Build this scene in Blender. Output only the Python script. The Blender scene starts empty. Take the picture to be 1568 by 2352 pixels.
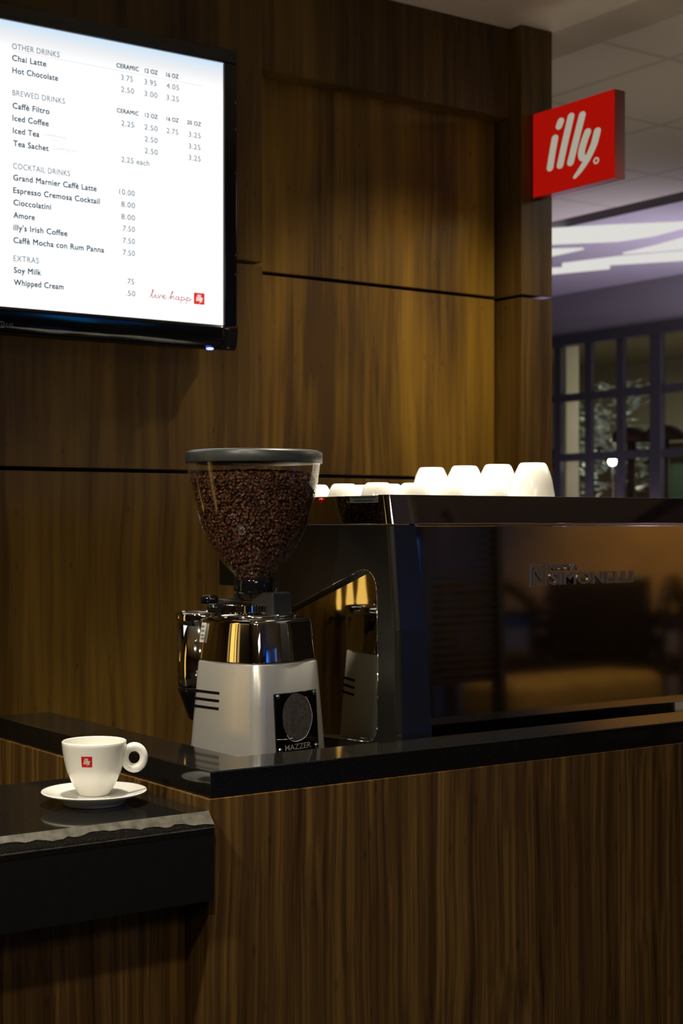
import bpy, bmesh, math, random
import numpy as np
from mathutils import Vector, Matrix, Quaternion
SC = bpy.context.scene
COL = SC.collection
R = math.radians
random.seed(5)

# ------------------------------------------------------------------ camera
cd = bpy.data.cameras.new('camera'); cam = bpy.data.objects.new('camera', cd); COL.objects.link(cam)
cam.location = (0, 0, 1.455)
cam.rotation_euler = (R(90), 0, R(-35.2))
cd.sensor_fit = 'VERTICAL'; cd.sensor_height = 36.0; cd.sensor_width = 24.0
cd.lens = 3544 / 2352 * 36
cd.shift_y = 23 / 2352
cd.clip_start = 0.02; cd.clip_end = 60
cd.dof.use_dof = True; cd.dof.focus_distance = 2.75; cd.dof.aperture_fstop = 5.8
SC.camera = cam

# ------------------------------------------------------------------ world, exposure
w = bpy.data.worlds.new('world'); SC.world = w; w.use_nodes = True
w.node_tree.nodes['Background'].inputs[0].default_value = (1.0, 0.78, 0.52, 1)
w.node_tree.nodes['Background'].inputs[1].default_value = 0.02
SC.view_settings.view_transform = 'Standard'; SC.view_settings.look = 'None'
SC.view_settings.gamma = 1.0; SC.view_settings.exposure = 0.0
SC.view_settings.use_curve_mapping = False

# ------------------------------------------------------------------ lamps of the room and added fills
def lamp(name, kind, loc, energy, color, aim=None, **kw):
    d = bpy.data.lights.new(name, kind); d.energy = energy; d.color = color
    for k, v in kw.items(): setattr(d, k, v)
    o = bpy.data.objects.new(name, d); COL.objects.link(o); o.location = loc
    if aim is not None:
        o.rotation_euler = (Vector(aim) - Vector(loc)).to_track_quat('-Z', 'Y').to_euler()
    return o
WARM = (1.0, 0.86, 0.62)
lamp('downlight', 'SPOT', (2.12, 2.66, 2.94), 330, (1.0, 0.91, 0.74), (2.10, 2.66, 0), spot_size=R(58), spot_blend=0.9, shadow_soft_size=0.04)
lamp('wall_washer', 'SPOT', (2.80, 2.84, 2.94), 112, WARM, (2.78, 3.35, 1.0), spot_size=R(89), spot_blend=0.95, shadow_soft_size=0.04)
lamp('downlight', 'SPOT', (1.10, 2.26, 2.94), 190, (1.0, 0.91, 0.74), (1.13, 2.32, 0), spot_size=R(44), spot_blend=0.9, shadow_soft_size=0.04)
lamp('downlight', 'SPOT', (0.1, 0.5, 2.94), 120, WARM, (1.6, 2.3, 0.95), spot_size=R(62), spot_blend=1.0, shadow_soft_size=0.10)  # added front fill aimed at the counter
lamp('downlight', 'SPOT', (0.9, 2.95, 2.94), 60, WARM, (0.85, 3.3, 1.0), spot_size=R(60), spot_blend=0.9, shadow_soft_size=0.04)  # added to brighten the wall that the side plate mirrors
lamp('downlight', 'SPOT', (-0.5, 1.5, 2.94), 235, (1.0, 0.90, 0.72), (1.35, 2.42, 1.05), spot_size=R(34), spot_blend=0.9, shadow_soft_size=0.10)  # added fill from the left for cup and grinder
lamp('ceiling_panel', 'AREA', (0.2, -1.6, 2.93), 30, (1.0, 0.88, 0.68), (0.2, -1.6, 0), shape='SQUARE', size=1.2)  # added unseen fill, gives the room its ambient light
lamp('concourse_panel', 'AREA', (5.2, 2.0, 2.95), 22, (1.0, 0.86, 0.66), (5.2, 2.0, 0), shape='SQUARE', size=1.2)
lamp('concourse_uplight', 'AREA', (6.4, 5.3, 1.9), 30, (0.88, 0.80, 1.0), (6.3, 6.6, 2.98), shape='RECTANGLE', size=1.6, size_y=0.1)  # added fill kept out of view, lightens the far ceiling
lamp('soffit_uplight', 'AREA', (4.2, 3.9, 1.0), 8, (1.0, 0.86, 0.66), (3.6, 3.4, 2.98), shape='SQUARE', size=0.8)  # added fill hidden behind the machine, lifts the ceiling
lamp('shop_panel', 'AREA', (9.2, 7.6, 2.9), 100, (1.0, 0.94, 0.74), (9.2, 7.6, 0), shape='SQUARE', size=1.2)
lamp('violet_lamp', 'POINT', (6.80, 7.22, 1.38), 11.0, (0.86, 0.66, 1.0), shadow_soft_size=0.08)
lamp('lounge_lamp', 'SPOT', (5.9, -1.6, 2.9), 130, (1.0, 0.74, 0.36), (7.1, -2.0, 1.3), spot_size=R(80), spot_blend=0.9, shadow_soft_size=0.08)
lamp('lounge_lamp', 'SPOT', (5.2, -0.3, 2.9), 60, (1.0, 0.74, 0.36), (5.4, -0.9, 0.7), spot_size=R(50), spot_blend=0.9, shadow_soft_size=0.08)

# ------------------------------------------------------------------ helpers: tagging
def tag(o, label=None, cat=None, group=None, kind=None):
    if label: o['label'] = label
    if cat: o['category'] = cat
    if group: o['group'] = group
    if kind: o['kind'] = kind
    return o
def thing(name, loc, label, cat, group=None, rotz=0):
    o = bpy.data.objects.new(name, None); COL.objects.link(o); o.empty_display_size = 0.05
    o.location = loc; o.rotation_euler = (0, 0, rotz)
    return tag(o, label, cat, group)
def copy_tree(o, parent=None):
    c = o.copy(); COL.objects.link(c)
    if parent is not None: c.parent = parent
    for ch in list(o.children): copy_tree(ch, c)
    return c

# ------------------------------------------------------------------ helpers: geometry
class MB:
    def __init__(s): s.v = []; s.f = []; s.sm = []
    def add(s, verts, faces, smooth=False):
        n = len(s.v); s.v += [tuple(p) for p in verts]
        s.f += [tuple(i + n for i in f) for f in faces]; s.sm += [smooth] * len(faces); return s
    def box(s, x0, x1, y0, y1, z0, z1):
        v = [(x0,y0,z0),(x1,y0,z0),(x1,y1,z0),(x0,y1,z0),(x0,y0,z1),(x1,y0,z1),(x1,y1,z1),(x0,y1,z1)]
        return s.add(v, [(3,2,1,0),(4,5,6,7),(0,1,5,4),(1,2,6,5),(2,3,7,6),(3,0,4,7)])
    def lathe(s, prof, seg=48, c=(0,0), smooth=True, cap0=True, cap1=True, M=None):
        v = []; f = []
        for r, z in prof:
            for k in range(seg):
                a = 2*math.pi*k/seg; v.append((c[0]+r*math.cos(a), c[1]+r*math.sin(a), z))
        for i in range(len(prof)-1):
            for k in range(seg):
                k2 = (k+1) % seg; f.append((i*seg+k, i*seg+k2, (i+1)*seg+k2, (i+1)*seg+k))
        if M is not None: v = [M @ Vector(p) for p in v]
        s.add(v, f, smooth)
        n = len(s.v) - len(v)
        if cap0: s.f.append(tuple(n+k for k in reversed(range(seg)))); s.sm.append(False)
        if cap1: s.f.append(tuple(n+(len(prof)-1)*seg+k for k in range(seg))); s.sm.append(False)
        return s
    def loft(s, rings, smooth=True, cap0=True, cap1=True):
        n = len(rings[0]); v = [p for r in rings for p in r]; f = []
        for i in range(len(rings)-1):
            for k in range(n):
                k2 = (k+1) % n; f.append((i*n+k, i*n+k2, (i+1)*n+k2, (i+1)*n+k))
        s.add(v, f, smooth); b = len(s.v) - len(v)
        if cap0: s.f.append(tuple(b+k for k in reversed(range(n)))); s.sm.append(False)
        if cap1: s.f.append(tuple(b+(len(rings)-1)*n+k for k in range(n))); s.sm.append(False)
        return s
    def prism(s, poly, fn0, fn1):          # polygon (a,b) swept between two placings
        n = len(poly); v = [fn0(*p) for p in poly] + [fn1(*p) for p in poly]
        f = [tuple(range(n)), tuple(reversed(range(n, 2*n)))]
        f += [(k, n+k, n+(k+1) % n, (k+1) % n) for k in range(n)]
        return s.add(v, f)
    def torus(s, c, axis, Rm, ra, rb, seg=40, sub=14, sx=1, sy=1):   # ra radial, rb along the axis
        z = Vector(axis).normalized(); up = Vector((0,0,1)) if abs(z.z) < .9 else Vector((1,0,0))
        x = up.cross(z).normalized(); y = z.cross(x); v = []; f = []
        for i in range(seg):
            a = 2*math.pi*i/seg
            for j in range(sub):
                b = 2*math.pi*j/sub; rr = Rm + ra*math.cos(b)
                v.append(Vector(c) + x*(rr*math.cos(a)*sx) + y*(rr*math.sin(a)*sy) + z*(rb*math.sin(b)))
        for i in range(seg):
            for j in range(sub):
                i2, j2 = (i+1) % seg, (j+1) % sub
                f.append((i*sub+j, i2*sub+j, i2*sub+j2, i*sub+j2))
        return s.add(v, f, True)
    def tube(s, a, b, r, seg=20, r2=None):
        a, b = Vector(a), Vector(b); q = (b-a).to_track_quat('Z', 'Y').to_matrix().to_4x4()
        M = Matrix.Translation(a) @ q; L = (b-a).length
        return s.lathe([(r, 0), (r if r2 is None else r2, L)], seg, M=M)
    def build(s, name, mat, parent=None, bevel=0, seg=2, angle=40, loc=None):
        me = bpy.data.meshes.new(name); me.from_pydata(s.v, [], s.f); me.update()
        me.polygons.foreach_set('use_smooth', s.sm)
        bm = bmesh.new(); bm.from_mesh(me); bmesh.ops.recalc_face_normals(bm, faces=bm.faces); bm.to_mesh(me); bm.free()
        if mat: me.materials.append(mat)
        o = bpy.data.objects.new(name, me); COL.objects.link(o)
        if parent is not None: o.parent = parent
        if loc: o.location = loc
        if bevel:
            m = o.modifiers.new('bevel', 'BEVEL'); m.width = bevel; m.segments = seg
            m.limit_method = 'ANGLE'; m.angle_limit = R(angle); m.harden_normals = False
            me.polygons.foreach_set('use_smooth', [True]*len(me.polygons))
            m2 = o.modifiers.new('wn', 'WEIGHTED_NORMAL'); m2.keep_sharp = True
        return o
def struct(o): o['kind'] = 'structure'; return o

def text_geo(s, width=None, height=None, fat=0.0, extrude=0.0, space=1.0):
    cu = bpy.data.curves.new('lettering', 'FONT'); cu.body = s; cu.size = 1.0; cu.offset = fat
    cu.extrude = extrude; cu.space_character = space; cu.resolution_u = 3
    o = bpy.data.objects.new('lettering', cu); COL.objects.link(o)
    dg = bpy.context.evaluated_depsgraph_get(); dg.update()
    me = bpy.data.meshes.new_from_object(o.evaluated_get(dg))
    v = [tuple(p.co) for p in me.vertices]; f = [tuple(p.vertices) for p in me.polygons]
    bpy.data.objects.remove(o); bpy.data.curves.remove(cu); bpy.data.meshes.remove(me)
    xs = [p[0] for p in v]; x0, x1 = min(xs), max(xs)
    k = width/(x1-x0) if width else 1.0
    ky = k if height is None else height/0.73
    return [((p[0]-x0)*k, p[1]*ky, p[2]) for p in v], f

def stroke(pts, rad, n=10):
    """flat round-ended brush stroke through points: outline polygon; rad is a number or one per point"""
    P = [Vector((p[0], p[1])) for p in pts]
    if not isinstance(rad, (list, tuple)): rad = [rad]*len(P)
    Q = []; W = []
    ext = [P[0]*2-P[1]] + P + [P[-1]*2-P[-2]]
    for i in range(len(P)-1):
        a, b, c, d = ext[i:i+4]
        for k in range(6):
            t = k/6
            Q.append(0.5*((2*b)+(c-a)*t+(2*a-5*b+4*c-d)*t*t+(3*b-a-3*c+d)*t**3)); W.append(rad[i]*(1-t)+rad[i+1]*t)
    Q.append(P[-1]); W.append(rad[-1])
    L = []; Rr = []
    for i, q in enumerate(Q):
        t = (Q[min(i+1, len(Q)-1)] - Q[max(i-1, 0)]).normalized(); nrm = Vector((-t.y, t.x))
        L.append(q+nrm*W[i]); Rr.append(q-nrm*W[i])
    te = (Q[-1]-Q[-2]).normalized(); ts = (Q[0]-Q[1]).normalized(); cap1 = []; cap0 = []
    a1 = math.atan2(te.y, te.x); a0 = math.atan2(ts.y, ts.x)
    for k in range(1, n):
        th = a1+math.pi/2-math.pi*k/n; cap1.append(Q[-1]+Vector((math.cos(th), math.sin(th)))*W[-1])
        th = a0+math.pi/2-math.pi*k/n; cap0.append(Q[0]+Vector((math.cos(th), math.sin(th)))*W[0])
    # strip of quads + end fans
    V = L+Rr; m = len(Q); F = [(i, m+i, m+i+1, i+1) for i in range(m-1)]
    b = len(V); V += cap1; F.append(tuple([m-1]+[b+k for k in range(n-1)]+[2*m-1]))
    b = len(V); V += cap0; F.append(tuple([m]+[b+k for k in range(n-1)]+[0]))
    return V, F
def logo_strokes():
    r = 0.0415
    return [stroke([(.356,.815),(.335,.765)], r), stroke([(.284,.636),(.25,.466),(.222,.305)], r),
            stroke([(.483,.835),(.412,.567),(.348,.303)], r), stroke([(.62,.812),(.548,.559),(.477,.302)], r),
            stroke([(.684,.598),(.64,.491),(.61,.385),(.622,.318),(.665,.312)], [r,r,r,.040,.028]),
            stroke([(.80,.575),(.758,.433),(.68,.29),(.595,.183),(.53,.12)], [r,r,.038,.031,.021]),
            stroke([(.786,.274),(.806,.262),(.811,.240),(.800,.218),(.780,.214),(.764,.23),(.763,.255),(.782,.274)], .0095)]

# ------------------------------------------------------------------ materials
def nt(name):
    m = bpy.data.materials.new(name); m.use_nodes = True
    return m, m.node_tree.nodes, m.node_tree.links, m.node_tree.nodes['Principled BSDF']
def plain(name, col, rough=0.5, metal=0.0, spec=0.5, coat=0.0, noise=0.0, scale=60, bump=0.0):
    m, N, L, b = nt(name)
    b.inputs['Roughness'].default_value = rough; b.inputs['Metallic'].default_value = metal
    b.inputs['Specular IOR Level'].default_value = spec; b.inputs['Coat Weight'].default_value = coat
    b.inputs['Coat Roughness'].default_value = 0.05
    tc = N.new('ShaderNodeTexCoord'); nz = N.new('ShaderNodeTexNoise'); nz.inputs['Scale'].default_value = scale
    nz.inputs['Detail'].default_value = 4
    L.new(tc.outputs['Object'], nz.inputs['Vector'])
    cr = N.new('ShaderNodeValToRGB'); k = noise
    cr.color_ramp.elements[0].position = .3; cr.color_ramp.elements[1].position = .7
    cr.color_ramp.elements[0].color = [c*(1-k) for c in col]+[1]; cr.color_ramp.elements[1].color = [min(1, c*(1+k)) for c in col]+[1]
    L.new(nz.outputs['Fac'], cr.inputs['Fac']); L.new(cr.outputs['Color'], b.inputs['Base Color'])
    if bump:
        bp = N.new('ShaderNodeBump'); bp.inputs['Strength'].default_value = bump; bp.inputs['Distance'].default_value = 0.002
        L.new(nz.outputs['Fac'], bp.inputs['Height']); L.new(bp.outputs['Normal'], b.inputs['Normal'])
    return m
def glow(name, col, strength):
    m, N, L, b = nt(name); N.remove(b); e = N.new('ShaderNodeEmission')
    e.inputs[0].default_value = (*col, 1); e.inputs[1].default_value = strength
    L.new(e.outputs[0], N['Material Output'].inputs['Surface']); return m
def wood(name, dark, mid, light, fine=70, seed=0.0, rough=0.38, zs=1.0, streak=0.5, blotch=0.35, lo=.39, hi=.61):
    m, N, L, b = nt(name)
    tc0 = N.new('ShaderNodeTexCoord')
    wm = N.new('ShaderNodeMapping'); wm.inputs['Scale'].default_value = (2.6, 2.6, 1.5); wm.inputs['Location'].default_value = (seed, 0, seed)
    wn = N.new('ShaderNodeTexNoise'); wn.inputs['Scale'].default_value = 1; wn.inputs['Detail'].default_value = 2
    ws = N.new('ShaderNodeVectorMath'); ws.operation = 'MULTIPLY_ADD'; ws.inputs[1].default_value = (.055, .055, 0)
    L.new(tc0.outputs['Object'], wm.inputs['Vector']); L.new(wm.outputs[0], wn.inputs['Vector']); L.new(wn.outputs['Color'], ws.inputs[0]); L.new(tc0.outputs['Object'], ws.inputs[2])
    class tc: outputs = {'Object': ws.outputs[0]}
    def noise(sx, sz, detail=3, dist=0.0, off=0):
        mp = N.new('ShaderNodeMapping'); mp.inputs['Scale'].default_value = (sx, sx, sz); mp.inputs['Location'].default_value = (seed+off, seed*1.7+off, seed*.3)
        L.new(tc.outputs['Object'], mp.inputs['Vector']); n = N.new('ShaderNodeTexNoise')
        n.inputs['Scale'].default_value = 1; n.inputs['Detail'].default_value = detail; n.inputs['Distortion'].default_value = dist
        n.inputs['Roughness'].default_value = .6
        L.new(mp.outputs[0], n.inputs['Vector']); return n.outputs['Fac']
    def mixf(a, bb, f):
        mx = N.new('ShaderNodeMix'); mx.data_type = 'FLOAT'; mx.inputs[0].default_value = f
        L.new(a, mx.inputs[2]); L.new(bb, mx.inputs[3]); return mx.outputs[0]
    f1 = noise(fine, 1.1*zs, 4, 0.25); f2 = noise(fine*.28, .55*zs, 3, 0.5, 7.3); f3 = noise(4.2, .7*zs, 2, 0.3, 3.1)
    a = mixf(f1, f2, streak); c = mixf(a, f3, blotch)
    cr = N.new('ShaderNodeValToRGB'); e = cr.color_ramp.elements
    e[0].position = lo; e[0].color = (*dark, 1); e[1].position = hi; e[1].color = (*light, 1)
    k = e.new(.50); k.color = (*mid, 1)
    L.new(c, cr.inputs['Fac'])
    # dark pores and a few knots
    kn = N.new('ShaderNodeTexVoronoi'); mp = N.new('ShaderNodeMapping'); mp.inputs['Scale'].default_value = (5.5, 5.5, 2.2)
    mp.inputs['Location'].default_value = (seed, seed, seed); L.new(tc.outputs['Object'], mp.inputs['Vector']); L.new(mp.outputs[0], kn.inputs['Vector'])
    kr = N.new('ShaderNodeValToRGB'); kr.color_ramp.elements[0].position = .05; kr.color_ramp.elements[0].color = (.35, .3, .3, 1)
    kr.color_ramp.elements[1].position = .14; kr.color_ramp.elements[1].color = (1, 1, 1, 1)
    L.new(kn.outputs['Distance'], kr.inputs['Fac'])
    mul = N.new('ShaderNodeMix'); mul.data_type = 'RGBA'; mul.blend_type = 'MULTIPLY'; mul.inputs[0].default_value = .55
    L.new(cr.outputs['Color'], mul.inputs[6]); L.new(kr.outputs['Color'], mul.inputs[7])
    L.new(mul.outputs[2], b.inputs['Base Color'])
    b.inputs['Roughness'].default_value = rough; b.inputs['Specular IOR Level'].default_value = .22
    return m
def granite(name, base, speck, rough):
    m, N, L, b = nt(name); tc = N.new('ShaderNodeTexCoord')
    v = N.new('ShaderNodeTexNoise'); v.inputs['Scale'].default_value = 420; v.inputs['Detail'].default_value = 3
    L.new(tc.outputs['Object'], v.inputs['Vector']); cr = N.new('ShaderNodeValToRGB')
    cr.color_ramp.elements[0].position = .56; cr.color_ramp.elements[0].color = (*base, 1)
    cr.color_ramp.elements[1].position = .74; cr.color_ramp.elements[1].color = (*speck, 1)
    L.new(v.outputs['Fac'], cr.inputs['Fac']); L.new(cr.outputs['Color'], b.inputs['Base Color'])
    b.inputs['Roughness'].default_value = rough; b.inputs['Specular IOR Level'].default_value = .5
    return m
def clear(name, tint, ior=1.45, rough=0.02):
    """thin clear sheet: see-through, with a mirror sheen that grows at grazing angles"""
    m, N, L, b = nt(name); N.remove(b)
    t = N.new('ShaderNodeBsdfTransparent'); t.inputs[0].default_value = (*tint, 1)
    g = N.new('ShaderNodeBsdfGlossy'); g.inputs['Roughness'].default_value = rough; g.inputs[0].default_value = (1, 1, 1, 1)
    lw = N.new('ShaderNodeLayerWeight'); lw.inputs[0].default_value = .5
    pw = N.new('ShaderNodeMath'); pw.operation = 'POWER'; pw.inputs[1].default_value = 4.0; L.new(lw.outputs['Facing'], pw.inputs[0])
    fr = N.new('ShaderNodeMapRange'); fr.inputs[3].default_value = ((ior-1)/(ior+1))**2*1.6; fr.inputs[4].default_value = .85; L.new(pw.outputs[0], fr.inputs[0])
    mx = N.new('ShaderNodeMixShader'); L.new(fr.outputs[0], mx.inputs[0]); L.new(t.outputs[0], mx.inputs[1]); L.new(g.outputs[0], mx.inputs[2])
    L.new(mx.outputs[0], N['Material Output'].inputs['Surface']); return m

M = {}
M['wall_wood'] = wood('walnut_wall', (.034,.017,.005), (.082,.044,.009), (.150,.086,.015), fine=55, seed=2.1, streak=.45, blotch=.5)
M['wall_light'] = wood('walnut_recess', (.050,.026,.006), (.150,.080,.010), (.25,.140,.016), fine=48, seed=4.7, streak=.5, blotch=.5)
M['counter_wood'] = wood('zebra_walnut', (.030,.014,.005), (.085,.045,.013), (.19,.105,.027), fine=95, seed=8.4, streak=.42, blotch=.14, zs=.7, lo=.36, hi=.62)
M['granite'] = granite('black_granite', (.006,.0055,.005), (.030,.028,.022), .07)
M['black_board'] = plain('black_laminate', (.0045,.004,.0035), .55, noise=.2, spec=.25)
M['worn'] = plain('worn_granite_edge', (.085,.080,.062), .4, noise=.45, scale=70)
M['ceramic'] = plain('white_porcelain', (.78,.77,.72), .12, coat=.4, noise=.01, scale=8)
M['red'] = plain('red_enamel', (.55,.006,.008), .35, noise=.04, scale=9)
M['sign_white'] = plain('white_vinyl', (.72,.70,.66), .4, noise=.02)
M['sign_face'] = glow('backlit_red', (.34,.0045,.002), 1.0)
M['sign_letter'] = glow('backlit_white', (.38,.355,.28), 1.0)
M['red_side'] = plain('dark_red_enamel', (.22,.006,.003), .4, noise=.04, scale=9)
M['chrome'] = plain('polished_steel', (.80,.78,.74), .045, metal=1, noise=.02, scale=20)
M['grey_metal'] = plain('grey_relief_metal', (.34,.32,.30), .45, metal=.3, noise=.05)
M['satin'] = plain('satin_steel', (.50,.46,.47), .38, metal=.9, noise=.03, scale=60)
M['mirror'] = plain('mirror_steel', (.52,.50,.44), .025, metal=1, noise=.02, scale=6)
M['back_steel'] = plain('tinted_steel', (.42,.38,.33), .05, metal=1, noise=.03, scale=8)
M['brushed'] = plain('silver_paint', (.47,.46,.44), .30, metal=.5, coat=.35, noise=.03, scale=200)
M['black_shell'] = plain('black_plastic_shell', (.008,.0078,.0075), .36, spec=.5, noise=.1, scale=90)
M['black_gloss'] = plain('glossy_black', (.006,.006,.007), .08, noise=.1)
M['black_rubber'] = plain('black_plastic', (.016,.017,.018), .42, noise=.12, scale=120)
M['lid'] = plain('dark_grey_lid', (.042,.046,.045), .35, noise=.1, scale=90)
M['plate'] = plain('dark_metal_plate', (.060,.055,.055), .16, metal=1, noise=.15, scale=80)
M['etched'] = plain('etched_metal', (.16,.14,.12), .40, metal=.8, noise=.35, scale=160)
M['hopper'] = clear('clear_hopper_plastic', (.90,.89,.86))
M['glass'] = clear('window_glass', (.92,.94,.92))
M['bean'] = plain('roasted_coffee', (.115,.046,.025), .30, noise=.45, scale=140, spec=.45)
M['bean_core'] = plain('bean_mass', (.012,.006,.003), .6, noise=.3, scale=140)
M['sticker'] = plain('white_sticker', (.62,.61,.56), .5, noise=.04)
M['sticker_grey'] = plain('grey_sticker', (.10,.11,.10), .4, noise=.05)
M['slot'] = plain('dark_slot', (.004,.004,.004), .95, spec=.05, noise=.1)
M['ink'] = plain('dark_ink', (.03,.03,.035), .5, noise=.05)
M['tv_black'] = plain('gloss_bezel', (.004,.004,.005), .10, noise=.1)
M['tv_body'] = plain('matt_tv_body', (.010,.010,.010), .4, noise=.1)
M['tv_text'] = glow('menu_ink', (.055,.095,.13), 1.0)
M['tv_head'] = glow('menu_heading_ink', (.23,.28,.33), 1.0)
M['tv_price'] = glow('menu_price_ink', (.22,.27,.31), 1.0)
M['tv_faint'] = glow('menu_faint_ink', (.56,.56,.57), 1.0)
M['tv_line'] = glow('menu_rule', (.72,.70,.72), 1.0)
M['tv_red'] = glow('menu_red', (.70,.035,.02), 1.0)
M['tv_script'] = glow('menu_script_red', (.48,.07,.08), 1.0)
M['tv_white'] = glow('menu_white', (1, 1, 1), 1.0)
M['grey_mark'] = plain('silver_print', (.16,.16,.15), .4, noise=.05)
M['blue_led'] = glow('blue_indicator', (.18,.25,1.0), 5.0)
M['ceiling_paint'] = plain('warm_plaster', (.52,.46,.38), .9, noise=.03, scale=3)
M['ceiling_trim'] = plain('taupe_plaster', (.38,.33,.27), .9, noise=.03, scale=3)
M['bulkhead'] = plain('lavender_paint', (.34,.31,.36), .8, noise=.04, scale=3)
M['wall_grey'] = plain('mauve_paint', (.21,.185,.205), .8, noise=.05, scale=3)
M['dark_frame'] = plain('dark_steel_frame', (.045,.042,.047), .34, metal=.35, noise=.1)
M['ribbon'] = glow('light_ribbon', (1.0, .98, .93), .72)  # glow in place of light cast on the far ceiling
M['beige'] = plain('beige_plaster', (.45,.41,.28), .85, noise=.05, scale=4)
M['dark_wood'] = plain('dark_stained_wood', (.035,.018,.010), .45, noise=.2, scale=20)
M['shade'] = plain('dark_brown_shade', (.022,.012,.008), .95, spec=.05, noise=.1)
M['leaf'] = plain('pale_leaf', (.36,.42,.36), .6, noise=.3, scale=30)
M['green'] = plain('green_fabric', (.10,.20,.09), .8, noise=.1, scale=15)
M['floor'] = plain('brown_stone_floor', (.075,.055,.040), .6, noise=.15, scale=4)
M['rear_wall'] = plain('dark_brown_plaster', (.10,.07,.05), .8, noise=.1, scale=3)
M['amber'] = glow('amber_panel', (1.0, .60, .13), 1.5)
M['amber_dim'] = glow('amber_panel_dim', (1.0, .66, .26), .5)
M['blue_tube'] = glow('blue_tube', (.05,.22,1.0), 1.3)
M['gold_wall'] = plain('gold_brown_wall', (.42,.25,.08), .7, noise=.15, scale=3)
M['teal_tube'] = glow('teal_tube', (.01,.28,.62), 5.0)
M['blue_wave'] = glow('blue_wave', (.01,.10,.95), 5.5)
M['gold_fabric'] = plain('gold_fabric', (.45,.28,.07), .7, noise=.25, scale=26)
M['globe'] = glow('globe_light', (1, .97, .88), 14)

# tv picture: white page with a faint blue band along the top
m, N, L, b = nt('screen_picture'); N.remove(b)
tc = N.new('ShaderNodeTexCoord'); sx = N.new('ShaderNodeSeparateXYZ'); L.new(tc.outputs['Object'], sx.inputs[0])
mr = N.new('ShaderNodeMapRange'); mr.inputs[1].default_value = 2.54; mr.inputs[2].default_value = 2.632; L.new(sx.outputs[2], mr.inputs[0])
cr = N.new('ShaderNodeValToRGB'); cr.color_ramp.elements[0].color = (1.15, 1.15, 1.15, 1); cr.color_ramp.elements[1].color = (.60, .78, .95, 1)
k = cr.color_ramp.elements.new(.6); k.color = (.86, .87, .89, 1)
L.new(mr.outputs[0], cr.inputs[0]); e = N.new('ShaderNodeEmission'); L.new(cr.outputs[0], e.inputs[0]); e.inputs[1].default_value = 1.0
L.new(e.outputs[0], N['Material Output'].inputs['Surface']); M['screen'] = m

# tiled ceiling
m, N, L, b = nt('ceiling_tiles'); tc = N.new('ShaderNodeTexCoord'); sx = N.new('ShaderNodeSeparateXYZ'); L.new(tc.outputs['Object'], sx.inputs[0])
def grid(out, off):
    a = N.new('ShaderNodeMath'); a.operation = 'ADD'; a.inputs[1].default_value = off; L.new(out, a.inputs[0])
    q = N.new('ShaderNodeMath'); q.operation = 'PINGPONG'; q.inputs[1].default_value = .305; L.new(a.outputs[0], q.inputs[0])
    c = N.new('ShaderNodeMath'); c.operation = 'LESS_THAN'; c.inputs[1].default_value = .014; L.new(q.outputs[0], c.inputs[0]); return c.outputs[0]
gx = grid(sx.outputs[0], 6.1-3.82+.0); gy = grid(sx.outputs[1], .12)
mx = N.new('ShaderNodeMath'); mx.operation = 'MAXIMUM'; L.new(gx, mx.inputs[0]); L.new(gy, mx.inputs[1])
mc = N.new('ShaderNodeMix'); mc.data_type = 'RGBA'; mc.inputs[6].default_value = (.50,.45,.40,1); mc.inputs[7].default_value = (.40,.36,.32,1)
L.new(mx.outputs[0], mc.inputs[0]); L.new(mc.outputs[2], b.inputs['Base Color']); b.inputs['Roughness'].default_value = .9
M['tiles'] = m

# ------------------------------------------------------------------ setting
struct(MB().box(-4, 12, -5, 13, -.1, 0).build('floor', M['floor']))
struct(MB().box(-4, 3.271, -5, 3.9, 2.962, 3.10).build('ceiling', M['ceiling_paint']))
struct(MB().box(3.272, 5.41, -5, 12, 2.985, 3.10).build('ceiling', M['tiles']))
struct(MB().box(3.272, 3.50, -5, 12, 2.978, 2.985).build('trim_3', M['ceiling_trim']))  # darker strip painted for the shade beside the soffit edge
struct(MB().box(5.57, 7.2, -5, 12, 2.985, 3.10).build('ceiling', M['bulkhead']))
struct(MB().box(5.41, 5.57, -5, 12, 3.06, 3.10).build('ceiling', M['dark_frame']))
wb = MB()                                            # panelled back wall, with real joints
g = .005
for z0, z1 in ((0, 1.5845-g), (1.5845+g, 2.146-g), (2.146+g, 2.962)):
    wb.box(-4, 2.2106, 3.50, 3.56, z0, z1)
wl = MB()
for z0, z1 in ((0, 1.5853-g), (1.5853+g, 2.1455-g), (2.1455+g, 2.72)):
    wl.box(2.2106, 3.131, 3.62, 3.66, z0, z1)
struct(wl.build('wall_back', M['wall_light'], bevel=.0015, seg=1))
wb.box(2.2106, 3.139, 3.558, 3.66, 2.689, 2.962)
for z0, z1 in ((0, 2.1405-.0045), (2.1405+.0045, 2.962)):
    wb.box(3.139, 3.2655, 3.505, 3.80, z0, z1)
struct(wb.build('wall_back', M['wall_wood'], bevel=.0015, seg=1))
struct(MB().box(-4, 3.255, 3.665, 3.79, 0, 2.962).build('wall_back', M['black_board']))
struct(MB().box(-4.1, -4, -5, 3.9, 0, 2.962).build('wall_left', M['rear_wall']))
struct(MB().box(-4, 12, -5.1, -5, 0, 3.1).build('wall_rear', M['rear_wall']))
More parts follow.
